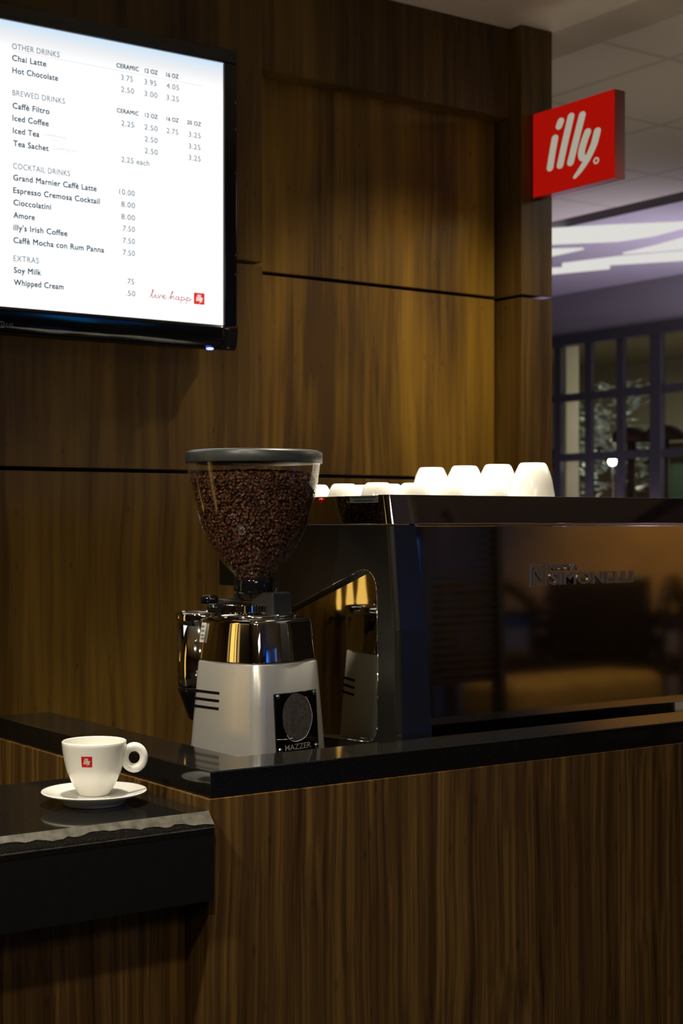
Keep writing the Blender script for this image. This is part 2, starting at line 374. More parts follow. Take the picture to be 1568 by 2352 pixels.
# far side of the concourse: mauve wall over a dark-framed shop window
wr = MB(); wr.box(7.2, 7.35, 4.6, 12, 2.705, 2.985); wr.box(7.2, 7.35, 8.6, 12, 0, 2.705); wr.box(7.2, 7.35, -5, 4.6, 0, 2.985); wr.box(7.2, 7.35, 4.6, 8.6, 0, .9)
struct(wr.build('wall_right', M['wall_grey']))
fr = MB(); fr.box(7.17, 7.26, 4.6, 8.6, 2.635, 2.706); fr.box(7.17, 7.26, 4.6, 8.6, .9, .97)
ys = [7.672, 7.381, 7.091, 7.965, 8.26, 6.45, 6.15, 5.55, 5.25]
for y in ys: fr.box(7.195, 7.225, y-.031, y+.031, .97, 2.635)
for y in (6.78, 5.85, 8.56, 4.63): fr.box(7.19, 7.23, y-.046, y+.046, .97, 2.635)
for z in (2.287, 1.887, 1.45): fr.box(7.196, 7.224, 4.6, 8.6, z-.026, z+.026)
wf = struct(fr.build('window_1', M['dark_frame']))
gl = MB().add([(7.21,4.6,.97),(7.21,8.6,.97),(7.21,8.6,2.635),(7.21,4.6,2.635)], [(0,1,2,3)]).build('glass_pane', M['glass'], wf)
# shop room behind that window
rb = MB(); rb.box(11, 11.1, 4.0, 12, 0, 3.0); rb.box(7.35, 11, 12, 12.1, 0, 3.0); rb.box(7.35, 11, 3.9, 4.0, 0, 3.0); rb.box(7.35, 11.1, 4, 12, 3.0, 3.1)
struct(rb.build('wall_far', M['beige']))
struct(MB().box(10.6, 11, 4.0, 12, 2.02, 2.18).build('trim_1', M['dark_wood']))

# wavy light cast on the far ceiling, drawn as glowing flat shapes
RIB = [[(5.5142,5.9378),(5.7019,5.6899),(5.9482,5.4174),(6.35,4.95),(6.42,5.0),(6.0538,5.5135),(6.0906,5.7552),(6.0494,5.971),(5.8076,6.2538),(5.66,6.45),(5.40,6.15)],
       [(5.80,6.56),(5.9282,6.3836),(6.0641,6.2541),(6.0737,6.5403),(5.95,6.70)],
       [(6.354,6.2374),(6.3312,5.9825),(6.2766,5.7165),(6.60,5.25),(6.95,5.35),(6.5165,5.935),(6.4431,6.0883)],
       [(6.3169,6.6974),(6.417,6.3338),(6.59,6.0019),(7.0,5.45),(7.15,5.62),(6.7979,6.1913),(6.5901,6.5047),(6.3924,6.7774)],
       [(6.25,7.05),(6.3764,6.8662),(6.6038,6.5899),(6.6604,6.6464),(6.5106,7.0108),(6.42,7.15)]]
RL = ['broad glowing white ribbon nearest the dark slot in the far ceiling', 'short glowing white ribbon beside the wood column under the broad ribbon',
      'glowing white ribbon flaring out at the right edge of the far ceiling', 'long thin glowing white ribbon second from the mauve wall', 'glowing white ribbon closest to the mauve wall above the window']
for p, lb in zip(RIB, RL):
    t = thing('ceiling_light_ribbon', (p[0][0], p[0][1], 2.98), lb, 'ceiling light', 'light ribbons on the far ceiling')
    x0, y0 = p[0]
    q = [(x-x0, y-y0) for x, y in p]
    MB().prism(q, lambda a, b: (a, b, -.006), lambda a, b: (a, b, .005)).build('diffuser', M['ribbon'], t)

# things seen through the shop window
t = thing('pilaster', (7.62, 8.03, 0), 'pale beige pilaster standing behind the leftmost window panes', 'pilaster')
MB().box(-.06, .06, -.06, .06, .12, 2.75).build('shaft', M['beige'], t); MB().box(-.08, .08, -.08, .08, 0, .12).build('plinth', M['beige'], t)
def shop_plant(loc, h, n, sp, label):
    t = thing('potted_plant', (loc[0], loc[1], 0), label, 'plant', 'pale plants behind the shop window')
    MB().lathe([(.11,0),(.15,.3),(.14,.3),(.13,.27)], 24).build('pot', M['dark_wood'], t)
    MB().tube((0,0,.27), (0,0,h-.35), .018, 10).build('stem', M['dark_wood'], t)
    mb = MB(); rnd = random.Random(int(h*100))
    for i in range(n):
        a = rnd.uniform(0, 6.28); rr = sp*math.sqrt(rnd.random()); z = h-.75+.75*rnd.random(); c = Vector((rr*math.cos(a), rr*math.sin(a), z))
        d = Vector((math.cos(a), math.sin(a), rnd.uniform(-.3,.9))).normalized(); s = d.cross(Vector((0,0,1))).normalized(); u = s.cross(d)
        l, wd = rnd.uniform(.05,.1), rnd.uniform(.02,.035)
        mb.add([c, c+d*l*.5+s*wd+u*.008, c+d*l, c+d*l*.5-s*wd+u*.008, c+d*l*.5-u*.004], [(0,1,4),(1,2,4),(2,3,4),(3,0,4)])
    mb.build('foliage', M['leaf'], t)
shop_plant((7.75, 7.62), 2.42, 240, .17, 'tall pale leafy plant behind the second window column')
shop_plant((8.0, 8.2), 2.3, 120, .10, 'narrow pale leafy plant beside the beige pilaster')
def table_lamp(loc, label):
    t = thing('floor_lamp', (loc[0], loc[1], 0), label, 'lamp', 'dark domed lamps behind the shop window')
    MB().lathe([(.13,0),(.13,.02),(.02,.04)], 28).build('base', M['dark_wood'], t)
    MB().tube((0,0,.03), (0,0,loc[2]-.05), .03, 14).build('pole', M['shade'], t)
    MB().lathe([(.135,loc[2]-.06),(.13,loc[2]-.01),(.09,loc[2]+.03),(.02,loc[2]+.045)], 28).build('lamp_shade', M['shade'], t)
table_lamp((7.65, 7.43, 2.06), 'dark domed floor lamp in front of the pale leafy plant')
table_lamp((7.75, 7.22, 2.07), 'dark domed floor lamp in the third window column')
def shop_chair(loc, rz, label):
    t = thing('bar_chair', loc, label, 'chair', 'dark chairs behind the shop window', rz)
    MB().box(-.2,.2,-.2,.2,1.06,1.11).build('seat', M['dark_wood'], t, bevel=.01)
    MB().box(-.2,.2,.17,.21,1.22,1.56).build('backrest', M['dark_wood'], t, bevel=.01)
    for sx_ in (-1, 1):
        for sy_ in (-1, 1):
            MB().box(sx_*.18-.02, sx_*.18+.02, sy_*.18-.02, sy_*.18+.02, 0, 1.06 if sy_ < 0 else 1.5).build('leg', M['dark_wood'], t)
shop_chair((8.6, 8.95, .22), R(60), 'dark high-backed chair next to the beige pilaster')
shop_chair((9.2, 9.20, .22), R(120), 'dark high-backed chair under the pale leafy plant')
shop_chair((9.1, 8.55, .18), R(100), 'dark high-backed chair below the third window column')
t = thing('globe_lamp', (7.40, 7.36, 0), 'small bright white globe lamp glowing behind the window rail', 'lamp')
MB().lathe([(.001,-.028),(.016,-.023),(.025,-.013),(.028,0),(.025,.013),(.016,.023),(.001,.028)], 24).build('globe', M['globe'], t, loc=(0,0,1.858))
MB().tube((0,0,0), (0,0,1.83), .006, 10).build('stem', M['dark_frame'], t); MB().lathe([(.08,0),(.08,.015),(.01,.03)], 24).build('base', M['dark_frame'], t)
t = thing('fabric_screen', (8.1, 7.52, 0), 'green fabric screen behind the lowest right window pane', 'screen')
MB().box(-.02,.02,-.35,.0,.2,1.86).build('panel', M['green'], t); 
for yy in (-.37, .0): MB().box(-.025,.025,yy,yy+.02,0,1.88).build('post', M['dark_wood'], t)

# unseen end of the room that the polished metal mirrors: added glowing amber sheets, blue tubes, a lounge
for i, (x0, x1, mm) in enumerate(((-1.35, -1.05, 'amber_dim'), (-.90, -.72, 'amber'), (-.66, -.28, 'amber'), (-.20, -.10, 'amber_dim'))):
    t = thing('amber_light_panel', (x0, 3.5, 0), ['widest dim amber glow at the left edge of the doser reflection','slim bright amber streak mirrored in the polished grinder collar','wide bright amber streak mirrored beside the front edge of the collar','faint thin amber streak mirrored in the polished doser'][i], 'light panel', 'amber panels mirrored in the grinder')
    MB().box(0, x1-x0, -.03, 0, .5, 2.5).build('diffuser', M[mm], t)
    f = MB(); f.box(-.012, 0, -.04, 0, .49, 2.51); f.box(x1-x0, x1-x0+.012, -.04, 0, .49, 2.51); f.build('frame', M['dark_frame'], t)
for i, (x, y) in enumerate(((2.385, 1.575), (2.425, 1.605))):
    t = thing('blue_light_tube', (x, y, 0), ['left blue light streak mirrored in the grinder collar', 'right blue light streak mirrored in the grinder collar'][i], 'light', 'blue tubes mirrored in the collar')
    MB().tube((0,0,1.17), (0,0,1.44), .0075, 20).build('tube', M['blue_tube'], t)
    MB().tube((0,0,.02), (0,0,1.17), .006, 10).build('pole', M['dark_frame'], t)
    MB().lathe([(.018,0),(.018,.012),(.009,.02)], 20).build('base', M['dark_frame'], t)
t = thing('bench', (5.38, -1.0, 0), 'long gold upholstered bench mirrored low in the machine back panel', 'bench')
MB().box(-.52,.52,-.22,.22,.62,.82).build('seat', M['gold_fabric'], t, bevel=.07, seg=5)
MB().box(-.5,.5,-.2,.2,.54,.62).build('seat_frame', M['dark_wood'], t, bevel=.01)
for a in (-.46,.46):
    for b_ in (-.16,.16): MB().box(a-.03,a+.03,b_-.03,b_+.03,0,.54).build('leg', M['dark_wood'], t)
t = thing('slatted_screen', (2.87, 1.25, 0), 'brown slatted wood screen mirrored at the left of the machine panel', 'screen')
mb = MB()
for k_ in range(50): mb.box(-.13,.13,-.012,.012,1.03+k_*.022,1.045+k_*.022)
mb.build('slats', M['wall_wood'], t)
for a in (-.137,.137): MB().box(a-.012,a+.012,-.02,.02,0,2.2).build('post', M['dark_wood'], t)
struct(MB().box(7.12, 7.2, -3.6, -.2, 1.06, 2.7).build('trim_2', M['gold_wall']))
def curve_chair(loc, rz, label):
    t = thing('lounge_chair', loc, label, 'chair', 'lounge chairs mirrored in the machine panel', rz)
    MB().box(-.32,.32,-.3,.3,.70,.84).build('seat', M['dark_wood'], t, bevel=.04)
    for sx_ in (-.34, .34):
        mb = MB(); P = [Vector((sx_, -.34+.68*k_/12, 1.02+.34*math.sin(math.pi*(.15+.85*k_/12))-.10)) for k_ in range(13)]
        for a, b_ in zip(P, P[1:]): mb.tube(a, b_, .045, 10)
        mb.build('armrest', M['dark_wood'], t)
        for sy_ in (-.3, .3): MB().box(sx_-.03, sx_+.03, sy_-.03, sy_+.03, 0, 1.06).build('leg', M['dark_wood'], t)
    MB().box(-.3,.3,.27,.34,.84,1.30).build('backrest', M['dark_wood'], t, bevel=.03)
curve_chair((6.5, -1.75, 0), R(60), 'dark lounge chair mirrored at the right of the machine panel')
curve_chair((6.2, -2.75, 0), R(100), 'dark lounge chair mirrored beside the raised lettering')
for i, (x, w__) in enumerate(((1.140, .007), (1.103, .011), (1.062, .016))):  # unseen amber flames, added and shaped for the side plate's gold streaks
    t = thing('amber_wall_lamp', (x, 3.46, 1.215), ['thinnest amber flame-shaped lamp mirrored in the machine side plate','middle amber flame-shaped lamp mirrored in the machine side plate','widest amber flame-shaped lamp mirrored in the machine side plate'][i], 'lamp', 'flame lamps mirrored in the side plate')
    MB().lathe([(w__*.8,0),(w__,.02),(w__*.7,.06),(w__*.25,.12+.02*i),(.0008,.14+.03*i)], 16).build('flame_glass', M['amber'], t)
    MB().lathe([(w__*.5,-.03),(w__*1.1,-.012),(w__*.9,0)], 16).build('holder', M['dark_frame'], t)
    MB().box(-.004,.004,0,.04,-.03,-.02).build('bracket', M['dark_frame'], t)
t = thing('blue_light_wave', (5.85, -4.96, 1.5), 'wavy blue light mirrored in the glossy lower rim of the television', 'light')
for i, (a0, cm) in enumerate(((.80, 'blue_wave'), (.30, 'teal_tube'))):
    up = [(-.55+1.1*k_/20, a0+.20*math.sin(k_*.42+i)) for k_ in range(21)]; dn = [(x, z-.34-.10*math.sin(k_*.3)) for k_, (x, z) in enumerate(up)]
    MB().prism(up+dn[::-1], lambda a, b: (a, -.03, b), lambda a, b: (a, .03, b)).build('tube', M[cm], t)

# ------------------------------------------------------------------ counter
t = thing('counter', (1.262, 2.161, 0), 'tall walnut veneered counter front under the black stone ledge', 'counter')
MB().box(0, 2.6, 0, .03, 0, 1.0065).build('front_panel', M['counter_wood'], t, bevel=.0012)
MB().box(0, .03, .0302, .88, 0, 1.0065).build('side_panel', M['counter_wood'], t, bevel=.0012)
t = thing('countertop', (1.268, 2.165, 1.007), 'narrow L-shaped polished black granite ledge along the counter edge', 'countertop')
MB().prism([(0,0),(2.6,0),(2.6,.115),(.122,.115),(.122,.885),(0,.885)], lambda a, b: (a, b, 0), lambda a, b: (a, b, .043)).build('slab', M['granite'], t, bevel=.0022)
t = thing('worktop', (1.30, 2.20, .827), 'dark sunken worktop behind the ledge carrying the grinder and machine', 'worktop')
MB().box(0, 2.5, 0, .86, 0, .04).build('slab', M['black_board'], t)
MB().box(.02, 2.5, .83, .85, -.827, 0).build('rear_panel', M['black_board'], t)
t = thing('low_bar', (1.258, 2.136, 0), 'low black stone bar shelf with deep black apron under the cup', 'bar')
W_ = 1.3
prof = [(.021,.990),(.0195,.9895),(.002,.9705),(0,.9675),(0,.957),(.44,.957),(.44,.990)]
MB().prism([(a, b) for a, b in prof], lambda a, b: (-W_, a, b), lambda a, b: (0, a, b)).build('slab', M['granite'], t, bevel=.001)
rnd = random.Random(11); mb = MB(); n = 150; v0 = []; v1 = []; l0 = []; l1 = []
for i in range(n+1):                                 # ragged worn band on the bevel, widening to the free corner
    x = -W_+(W_+.0004)*i/n; t0 = min(1.0, max(.42, .56+.10*math.sin(x*41)+.06*math.sin(x*131)+rnd.uniform(-.05,.05)+max(0, (x+.11)*4.5)))
    v0.append((x, .0189, .9899)); v1.append((x, .0190-.0180*t0-.0003, .9899-.0195*t0+.0003))
    a = rnd.uniform(.0006,.0016); l0.append((x, -.0006, .9672+a*.6)); l1.append((x, -.0006, .9655))
for A, B in ((v0, v1), (l0, l1)): mb.add(A+B, [(k_, n+1+k_, n+2+k_, k_+1) for k_ in range(n)])
mb.add([(.0006,.0215,.9904),(.0006,-.0004,.9700),(.0006,-.0004,.9655),(.0006,.030,.985),(.0006,.030,.9904)], [(0,1,2,3,4)])
mb.build('worn_edge', M['worn'], t)
MB().box(-W_, -.0005, .001, .05, .849, .9569).build('apron', M['black_board'], t, bevel=.001)
MB().box(-W_, -.0005, .0505, .44, .925, .9569).build('underboard', M['black_board'], t)
MB().box(-W_, -.0005, .095, .125, 0, .9249).build('front_panel', M['counter_wood'], t)

# ------------------------------------------------------------------ cup and saucer on the low bar
def cup_prof(ro):                                    # outer profile -> outer + inner with rounded lip
    out = list(ro); wt = .0032
    rim = ro[-1]; lip = [(rim[0]-.0006, rim[1]+.0010), (rim[0]-.0018, rim[1]+.0015), (rim[0]-.0030, rim[1]+.0009)]
    inn = [(max(r-wt, .004), z+(.003 if i < 2 else 0)) for i, (r, z) in enumerate(ro)][::-1]
    return out+lip+inn
cupc = (1.136, 2.319)
t = thing('saucer', (*cupc, .990), 'white porcelain saucer lying on the low black bar', 'saucer')
MB().lathe([(.050,0),(.052,.0015),(.053,.006),(.060,.0105),(.083,.0185),(.0862,.0203),(.0868,.0215),(.0860,.0226),(.083,.0222),(.060,.0160),(.045,.0148),(.030,.0146),(.004,.0146)], 96).build('plate', M['ceramic'], t)
t = thing('coffee_cup', (*cupc, 1.0048), 'white porcelain cup with red square logo standing on the saucer', 'cup')
ro = [(.0225,0),(.0245,.0008),(.0268,.0045),(.0342,.0165),(.0380,.0240),(.0421,.0330),(.0452,.0420),(.0478,.0515),(.0500,.0620),(.0519,.0740),(.0527,.0820),(.0531,.0880)]
MB().lathe(cup_prof(ro), 96).build('bowl', M['ceramic'], t)
hd = Vector((.890, -.456, 0)); hc = Vector((0,0,.0600))+hd*.0655
nrm = Vector((-hd.y, hd.x, 0))
MB().torus(hc, nrm, .0158, .0068, .0060, 56, 20, 1, 1.12).build('handle', M['ceramic'], t)
def cup_r(z):
    for (r0, z0), (r1, z1) in zip(ro, ro[1:]):
        if z0 <= z <= z1: return r0+(r1-r0)*(z-z0)/(z1-z0)
    return ro[-1][0]
va = math.atan2(-cupc[1], -cupc[0]) + math.asin(-.24)   # towards the room, a little left of the handle's opposite
side = .0178; zc_ = .0612
def on_cup(u, v, lift):
    z = zc_+(v-.5)*side; r = cup_r(z)+lift; a = va+(u-.5)*side/.05
    return (r*math.cos(a), r*math.sin(a), z)
mb = MB(); n = 8
mb.add([on_cup(i/n, j/n, .00025) for j in range(n+1) for i in range(n+1)], [(j*(n+1)+i, j*(n+1)+i+1, (j+1)*(n+1)+i+1, (j+1)*(n+1)+i) for j in range(n) for i in range(n)], True)
lg = mb.build('red_square_logo', M['red'], t)
mb = MB()
for V, F in logo_strokes(): mb.add([on_cup(.04+p.x*.92, .03+p.y*.94, .0006) for p in V], F)
mb.build('white_lettering', M['sign_white'], lg)

# ------------------------------------------------------------------ television with the drinks menu
tv = thing('television', (1.5, 3.40, 1.894), 'wall-mounted flat screen television showing a white drinks menu', 'television')
def tvp(x, y, z): return (x-1.5, y-3.40, z-1.894)
TL, TR, TB, TT = .78, 2.0660, 1.8965, 2.6655       # outer frame
SL, SR, SB, ST = .83, 2.0285, 1.9565, 2.6290       # picture
mb = MB()
def tvbox(x0, x1, y0, y1, z0, z1):
    a = tvp(x0, y0, z0); b = tvp(x1, y1, z1); mb.box(a[0], b[0], a[1], b[1], a[2], b[2])
tvbox(TL+.01, TR-.004, 3.415, 3.462, TB+.01, TT-.004); mb.build('back_shell', M['tv_body'], tv, bevel=.004)
mb = MB(); tvbox(TL+.3, TR-.3, 3.462, 3.499, 2.1, 2.45); mb.build('wall_bracket', M['tv_body'], tv)
mb = MB(); tvbox(SL-.002, SR+.002, 3.4015, 3.4145, SB-.002, ST+.002); mb.build('screen', M['screen'], tv)
scr = tv.children[-1] if tv.children[-1].name.startswith('screen') else [c for c in tv.children if c.name.startswith('screen')][0]
for v in scr.data.vertices: v.co = v.co + Vector((1.5, 3.40, 1.894))
scr.location = (-1.5, -3.40, -1.894)
mb = MB(); tvbox(TL, TR, 3.393, 3.4155, ST, TT); tvbox(SR, TR, 3.393, 3.4155, SB, ST); tvbox(TL, SL, 3.393, 3.4155, SB, ST)
bz = mb.build('bezel', M['tv_black'], tv, bevel=.003)
mb = MB()                                           # bowed lower rim
pp = [(3.4155, SB), (3.3900, SB), (3.3904, SB-.010), (3.3913, SB-.020), (3.3928, SB-.031), (3.3950, SB-.042), (3.3980, SB-.052), (3.4020, TB), (3.4155, TB)]
n = 26; rings = []
for i in range(n+1):
    x = TL+(TR-TL)*i/n; bow = .0040*(1-((i/n-.5)*2)**4)
    rings.append([tvp(x, y-bow*(1 if 0 < j < 7 else 0), z-(bow if j in (6,7,8) else 0)) for j, (y, z) in enumerate(pp)])
mb.loft(rings).build('lower_rim', M['tv_black'], tv)
MB().lathe([(.001,-.003),(.008,-.002),(.0095,0),(.008,.002),(.001,.003)], 20).build('power_light', M['blue_led'], tv, loc=tvp(1.9872, 3.397, TB-.001))
for z_ in (2.531, 2.462, 2.352, 2.14, 2.09):  # small grey dots down the right bezel
    a = tvp(TR-.006, 3.3925, z_); MB().lathe([(.0022,0),(.0014,.002)], 10, M=Matrix.Translation(a) @ Matrix.Rotation(R(90), 4, 'X')).build('side_button', M['grey_mark'], tv)
TEXT = [('OTHER DRINKS',1.4544,2.5645,.1205,'h'),('Chai Latte',1.4547,2.5372,.0859,'i'),('Hot Chocolate',1.4554,2.5083,.1155,'i'),('BREWED DRINKS',1.4554,2.4557,.1335,'h'),('Caffè Filtro',1.4558,2.4253,.0931,'i'),('Iced Coffee',1.4558,2.3963,.091,'i'),('Iced Tea',1.4565,2.3671,.0663,'i'),('DAMMANN',1.535,2.371,.0581,'f'),('FRÈRES',1.554,2.3630,.0214,'f'),('Tea Sachet',1.4575,2.3373,.0893,'i'),('DAMMANN',1.5596,2.3424,.0578,'f'),('FRÈRES',1.5799,2.3344,.0192,'f'),('COCKTAIL DRINKS',1.4569,2.2842,.1453,'h'),('Grand Marnier Caffè Latte',1.4575,2.2569,.2146,'i'),('Espresso Cremosa Cocktail',1.4575,2.2272,.2229,'i'),('Cioccolatini',1.458,2.1986,.0949,'i'),('Amore',1.458,2.1689,.0532,'i'),("illy's Irish Coffee",1.458,2.1399,.1372,'i'),('Caffè Mocha con Rum Panna',1.458,2.1102,.2343,'i'),('EXTRAS',1.458,2.0673,.064,'h'),('Soy Milk',1.4591,2.04,.0679,'i'),('Whipped Cream',1.4591,2.0112,.126,'i'),
('CERAMIC',1.7259,2.5674,.0606,'s'),('12 OZ',1.8039,2.5674,.0354,'s'),('16 OZ',1.8642,2.5674,.0343,'s'),('3.75',1.7381,2.5385,.0325,'p'),('3.95',1.8025,2.5385,.0338,'p'),('4.05',1.8642,2.5385,.0359,'p'),('2.50',1.7381,2.5095,.0361,'p'),('3.00',1.8025,2.5095,.0363,'p'),('3.25',1.8642,2.5095,.0353,'p'),('CERAMIC',1.7269,2.4575,.0596,'s'),('12 OZ',1.8044,2.4575,.0352,'s'),('16 OZ',1.8648,2.4575,.0341,'s'),('20 OZ',1.9232,2.4575,.0404,'s'),('2.25',1.7388,2.4265,.0354,'p'),('2.50',1.8025,2.4265,.0368,'p'),('2.75',1.8648,2.4265,.0328,'p'),('3.25',1.9276,2.4265,.0349,'p'),('2.50',1.8032,2.397,.0361,'p'),('3.25',1.9276,2.397,.0341,'p'),('2.50',1.8032,2.368,.0364,'p'),('3.25',1.9276,2.368,.0349,'p'),('2.25 each',1.7393,2.3377,.0766,'p'),('10.00',1.7334,2.2578,.0424,'p'),('8.00',1.7388,2.228,.0378,'p'),('8.00',1.7388,2.1977,.0378,'p'),('7.50',1.7431,2.1693,.0332,'p'),('7.50',1.7431,2.1395,.0332,'p'),('7.50',1.7431,2.11,.0332,'p'),('.75',1.7515,2.0402,.0225,'p'),('.50',1.7515,2.0109,.0259,'p')]
ST_ = {'h': ('menu_heading', 'tv_head', .00022, .0142), 'i': ('menu_item', 'tv_text', .00048, .0142), 's': ('menu_size_heading', 'tv_text', .00042, .0110), 'p': ('menu_price', 'tv_price', .00028, .0140), 'f': ('menu_supplier_mark', 'tv_faint', 0, None)}
def on_screen(mb, name, mat):
    return mb.build(name, mat, scr)
for s_, x, z, wd, c in TEXT:
    V, F = text_geo(s_, wd, ST_[c][3], 0, 0, 1.06)
    mb = MB(); w_ = ST_[c][2]
    for dx, dz in ([(-w_,-w_),(w_,-w_),(-w_,w_),(w_,w_)] if w_ else [(0,0)]):
        mb.add([(x+p[0]+dx, 3.4008, z+p[1]+dz) for p in V], F)
    on_screen(mb, ST_[c][0], M[ST_[c][1]])
for x0, x1, z in ((1.4547, 1.9706, 2.5603), (1.7266, 1.9719, 2.4518)):
    on_screen(MB().box(x0, x1, 3.4006, 3.401, z-.0006, z+.0006), 'menu_rule', M['tv_line'])
# script "live happ" drawn as pen strokes
script = [[(0,.02),(.10,.35),(.30,.95),(.33,1.2),(.26,1.18),(.20,.7),(.20,.15),(.30,0),(.44,.18)], [(.44,.18),(.52,.5),(.54,.12),(.62,0),(.72,.15)], [(.56,.72),(.58,.76)],
          [(.72,.5),(.80,.44),(.86,0),(1.02,.5),(1.12,.44)], [(1.12,.2),(1.3,.25),(1.42,.42),(1.34,.52),(1.22,.38),(1.22,.1),(1.36,0),(1.56,.16)],
          [(1.78,.02),(1.92,.4),(2.14,1.05),(2.16,1.22),(2.08,1.15),(2.0,.6),(1.96,0)], [(1.97,.1),(2.12,.45),(2.24,.45),(2.24,.1),(2.36,.04)],
          [(2.72,.46),(2.56,.5),(2.44,.26),(2.5,.02),(2.66,.14),(2.74,.46),(2.73,.1),(2.84,.04)], [(2.96,.5),(2.93,0),(2.88,-.48)], [(2.95,.3),(3.10,.5),(3.24,.36),(3.20,.08),(3.02,.02),(2.95,.1)],
          [(3.24,.1),(3.38,.2)], [(3.50,.5),(3.46,0),(3.41,-.48)], [(3.49,.3),(3.64,.5),(3.78,.36),(3.74,.08),(3.56,.02),(3.49,.1)], [(3.78,.1),(3.94,.2)]]
mb = MB(); kx = .1185/3.95; kz = .0168
for st_ in script:
    V, F = stroke([(1.8178+a*kx, 2.0122+b_*kz) for a, b_ in st_], .00095, 5); mb.add([(p.x, 3.4008, p.y) for p in V], F)
on_screen(mb, 'script_lettering', M['tv_script'])
lx0, lx1, lz0, lz1 = 1.9427, 1.9738, 2.0060, 2.0352
mb = MB().add([(lx0,3.4009,lz0),(lx1,3.4009,lz0),(lx1,3.4009,lz1),(lx0,3.4009,lz1)], [(0,1,2,3)]); on_screen(mb, 'red_square_logo', M['tv_red'])
mb = MB()
for V, F in logo_strokes(): mb.add([(lx0+(.03+p.x*.94)*(lx1-lx0), 3.4004, lz0+(.02+p.y*.96)*(lz1-lz0)) for p in V], F)
on_screen(mb, 'logo_lettering', M['tv_white'])
# maker's mark on the lower rim: ring with letters
mb = MB(); V, F = text_geo('LG', .0165, .0105, .01)
mb.add([tvp(1.4335+p[0], 3.3860, 1.9085+p[1]) for p in V], F)
V, F = stroke([(1.4225+.0068*math.cos(a_*.6283), 1.9140+.0068*math.sin(a_*.6283)) for a_ in range(11)], .0012, 4); mb.add([tvp(p.x, 3.3860, p.y) for p in V], F)
V, F = stroke([(1.4225, 1.9165), (1.4225, 1.9115), (1.4250, 1.9115)], .0009, 4); mb.add([tvp(p.x, 3.3858, p.y) for p in V], F)
mb.build('maker_mark', M['grey_mark'], tv)

# ------------------------------------------------------------------ red blade sign on the column
sg = thing('hanging_sign', (3.187, 3.505, 2.4415), 'red box sign with white script lettering projecting from wood column', 'sign')
SD, SH, SW = .345, .2545, .042
MB().box(0, SW, -SD, -.002, 0, SH).build('box', M['red_side'], sg, bevel=.002)
fp = MB().box(-.003, .0005, -SD+.0005, -.0025, .0005, SH-.0005).build('face_panel', M['sign_face'], sg, bevel=.001)
MB().box(.004, SW-.004, -.0022, 0, .05, SH-.05).build('wall_mount', M['dark_frame'], sg)
mb = MB()
for V, F in logo_strokes(): mb.add([(-.0036, -.002-p.x*SD*1.0, p.y*SH) for p in V], F)
mb.build('white_lettering', M['sign_letter'], fp)

# ------------------------------------------------------------------ espresso machine
em = thing('espresso_machine', (1.77, 2.33, .867), 'large black and polished steel espresso machine behind the granite ledge', 'espresso machine')
O = Vector((1.77, 2.33, .867))
def E(x, y, z): return (x-O.x, y-O.y, z-O.z)
shell = [(2.315,.867),(2.3205,1.05),(2.327,1.25),(2.348,1.4495),(2.985,1.4495),(2.985,1.314),(2.80,1.314),(2.775,1.248),(2.68,1.2805),(2.46,1.3560),(2.449,1.3595),(2.439,1.3615),(2.429,1.3617),(2.419,1.3598),(2.410,1.3555),(2.4025,1.3490),(2.397,1.341),(2.3935,1.331),(2.3915,1.318),(2.388,1.20),(2.3895,1.06),(2.393,1.045),(2.402,1.0345),(2.415,1.0285),(2.43,1.0270),(2.5687,1.0215),(2.80,1.0150),(2.80,.867)]
MB().prism(shell, lambda y, z: E(1.77, y, z), lambda y, z: E(1.831+(1.45-z)*.048, y, z)).build('side_shell', M['black_shell'], em, bevel=.014, seg=6)
sh = em.children[0] if em.children[0].name == 'side_shell' else [c for c in em.children if c.name == 'side_shell'][0]
at_ = sh.data.attributes.new('bevel_weight_edge', 'FLOAT', 'EDGE')
for e_ in sh.data.edges:
    P_ = [sh.data.vertices[i].co+O for i in e_.vertices]
    at_.data[e_.index].value = 1.0 if all(abs(p.x-1.77) < .001 and p.y < 2.35 for p in P_) else .07
sh.modifiers['bevel'].limit_method = 'WEIGHT'
# bright hem of the cut-out, then the mirror-polished side plate
hem = shell[8:-2]
mb = MB(); pts = [Vector(E(1.7702, y, z)) for y, z in hem]
for a, b_ in zip(pts, pts[1:]): mb.tube(a, b_, .0013, 8)
mb.build('cutout_trim', M['chrome'], em)
MB().prism([(2.38,.93),(2.80,.93),(2.80,1.30),(2.66,1.31),(2.38,1.385)], lambda y, z: E(1.786, y, z), lambda y, z: E(1.80, y, z)).build('side_plate', M['mirror'], em)
MB().box(*[v for p in zip(E(1.846,2.40,.94), E(2.70,2.80,1.44)) for v in p]).build('body', M['black_shell'], em)
MB().box(*[v for p in zip(E(1.846,2.80,1.20), E(2.70,2.96,1.44)) for v in p]).build('group_housing', M['black_shell'], em, bevel=.01)
for gx_ in (2.02, 2.32, 2.58):
    gh = MB().lathe([(.036,0),(.038,.012),(.034,.05),(.03,.075)], 32).build('group_head', M['chrome'], em, loc=E(gx_, 2.885, 1.125))
    MB().tube((0,0,.012), (0,.15,-.01), .011, 14, .015).build('portafilter_handle', M['black_rubber'], gh)
MB().prism([(2.352,.92),(2.362,1.446),(2.395,1.446),(2.395,.92)], lambda y, z: E(1.84, y, z), lambda y, z: E(2.72, y, z)).build('back_panel', M['back_steel'], em)
MB().prism([(2.358,1.4475),(2.376,1.4475),(2.376,1.4525),(2.358,1.4525)], lambda y, z: E(1.836, y, z), lambda y, z: E(2.72, y, z)).build('trim_strip', M['chrome'], em, bevel=.0015)
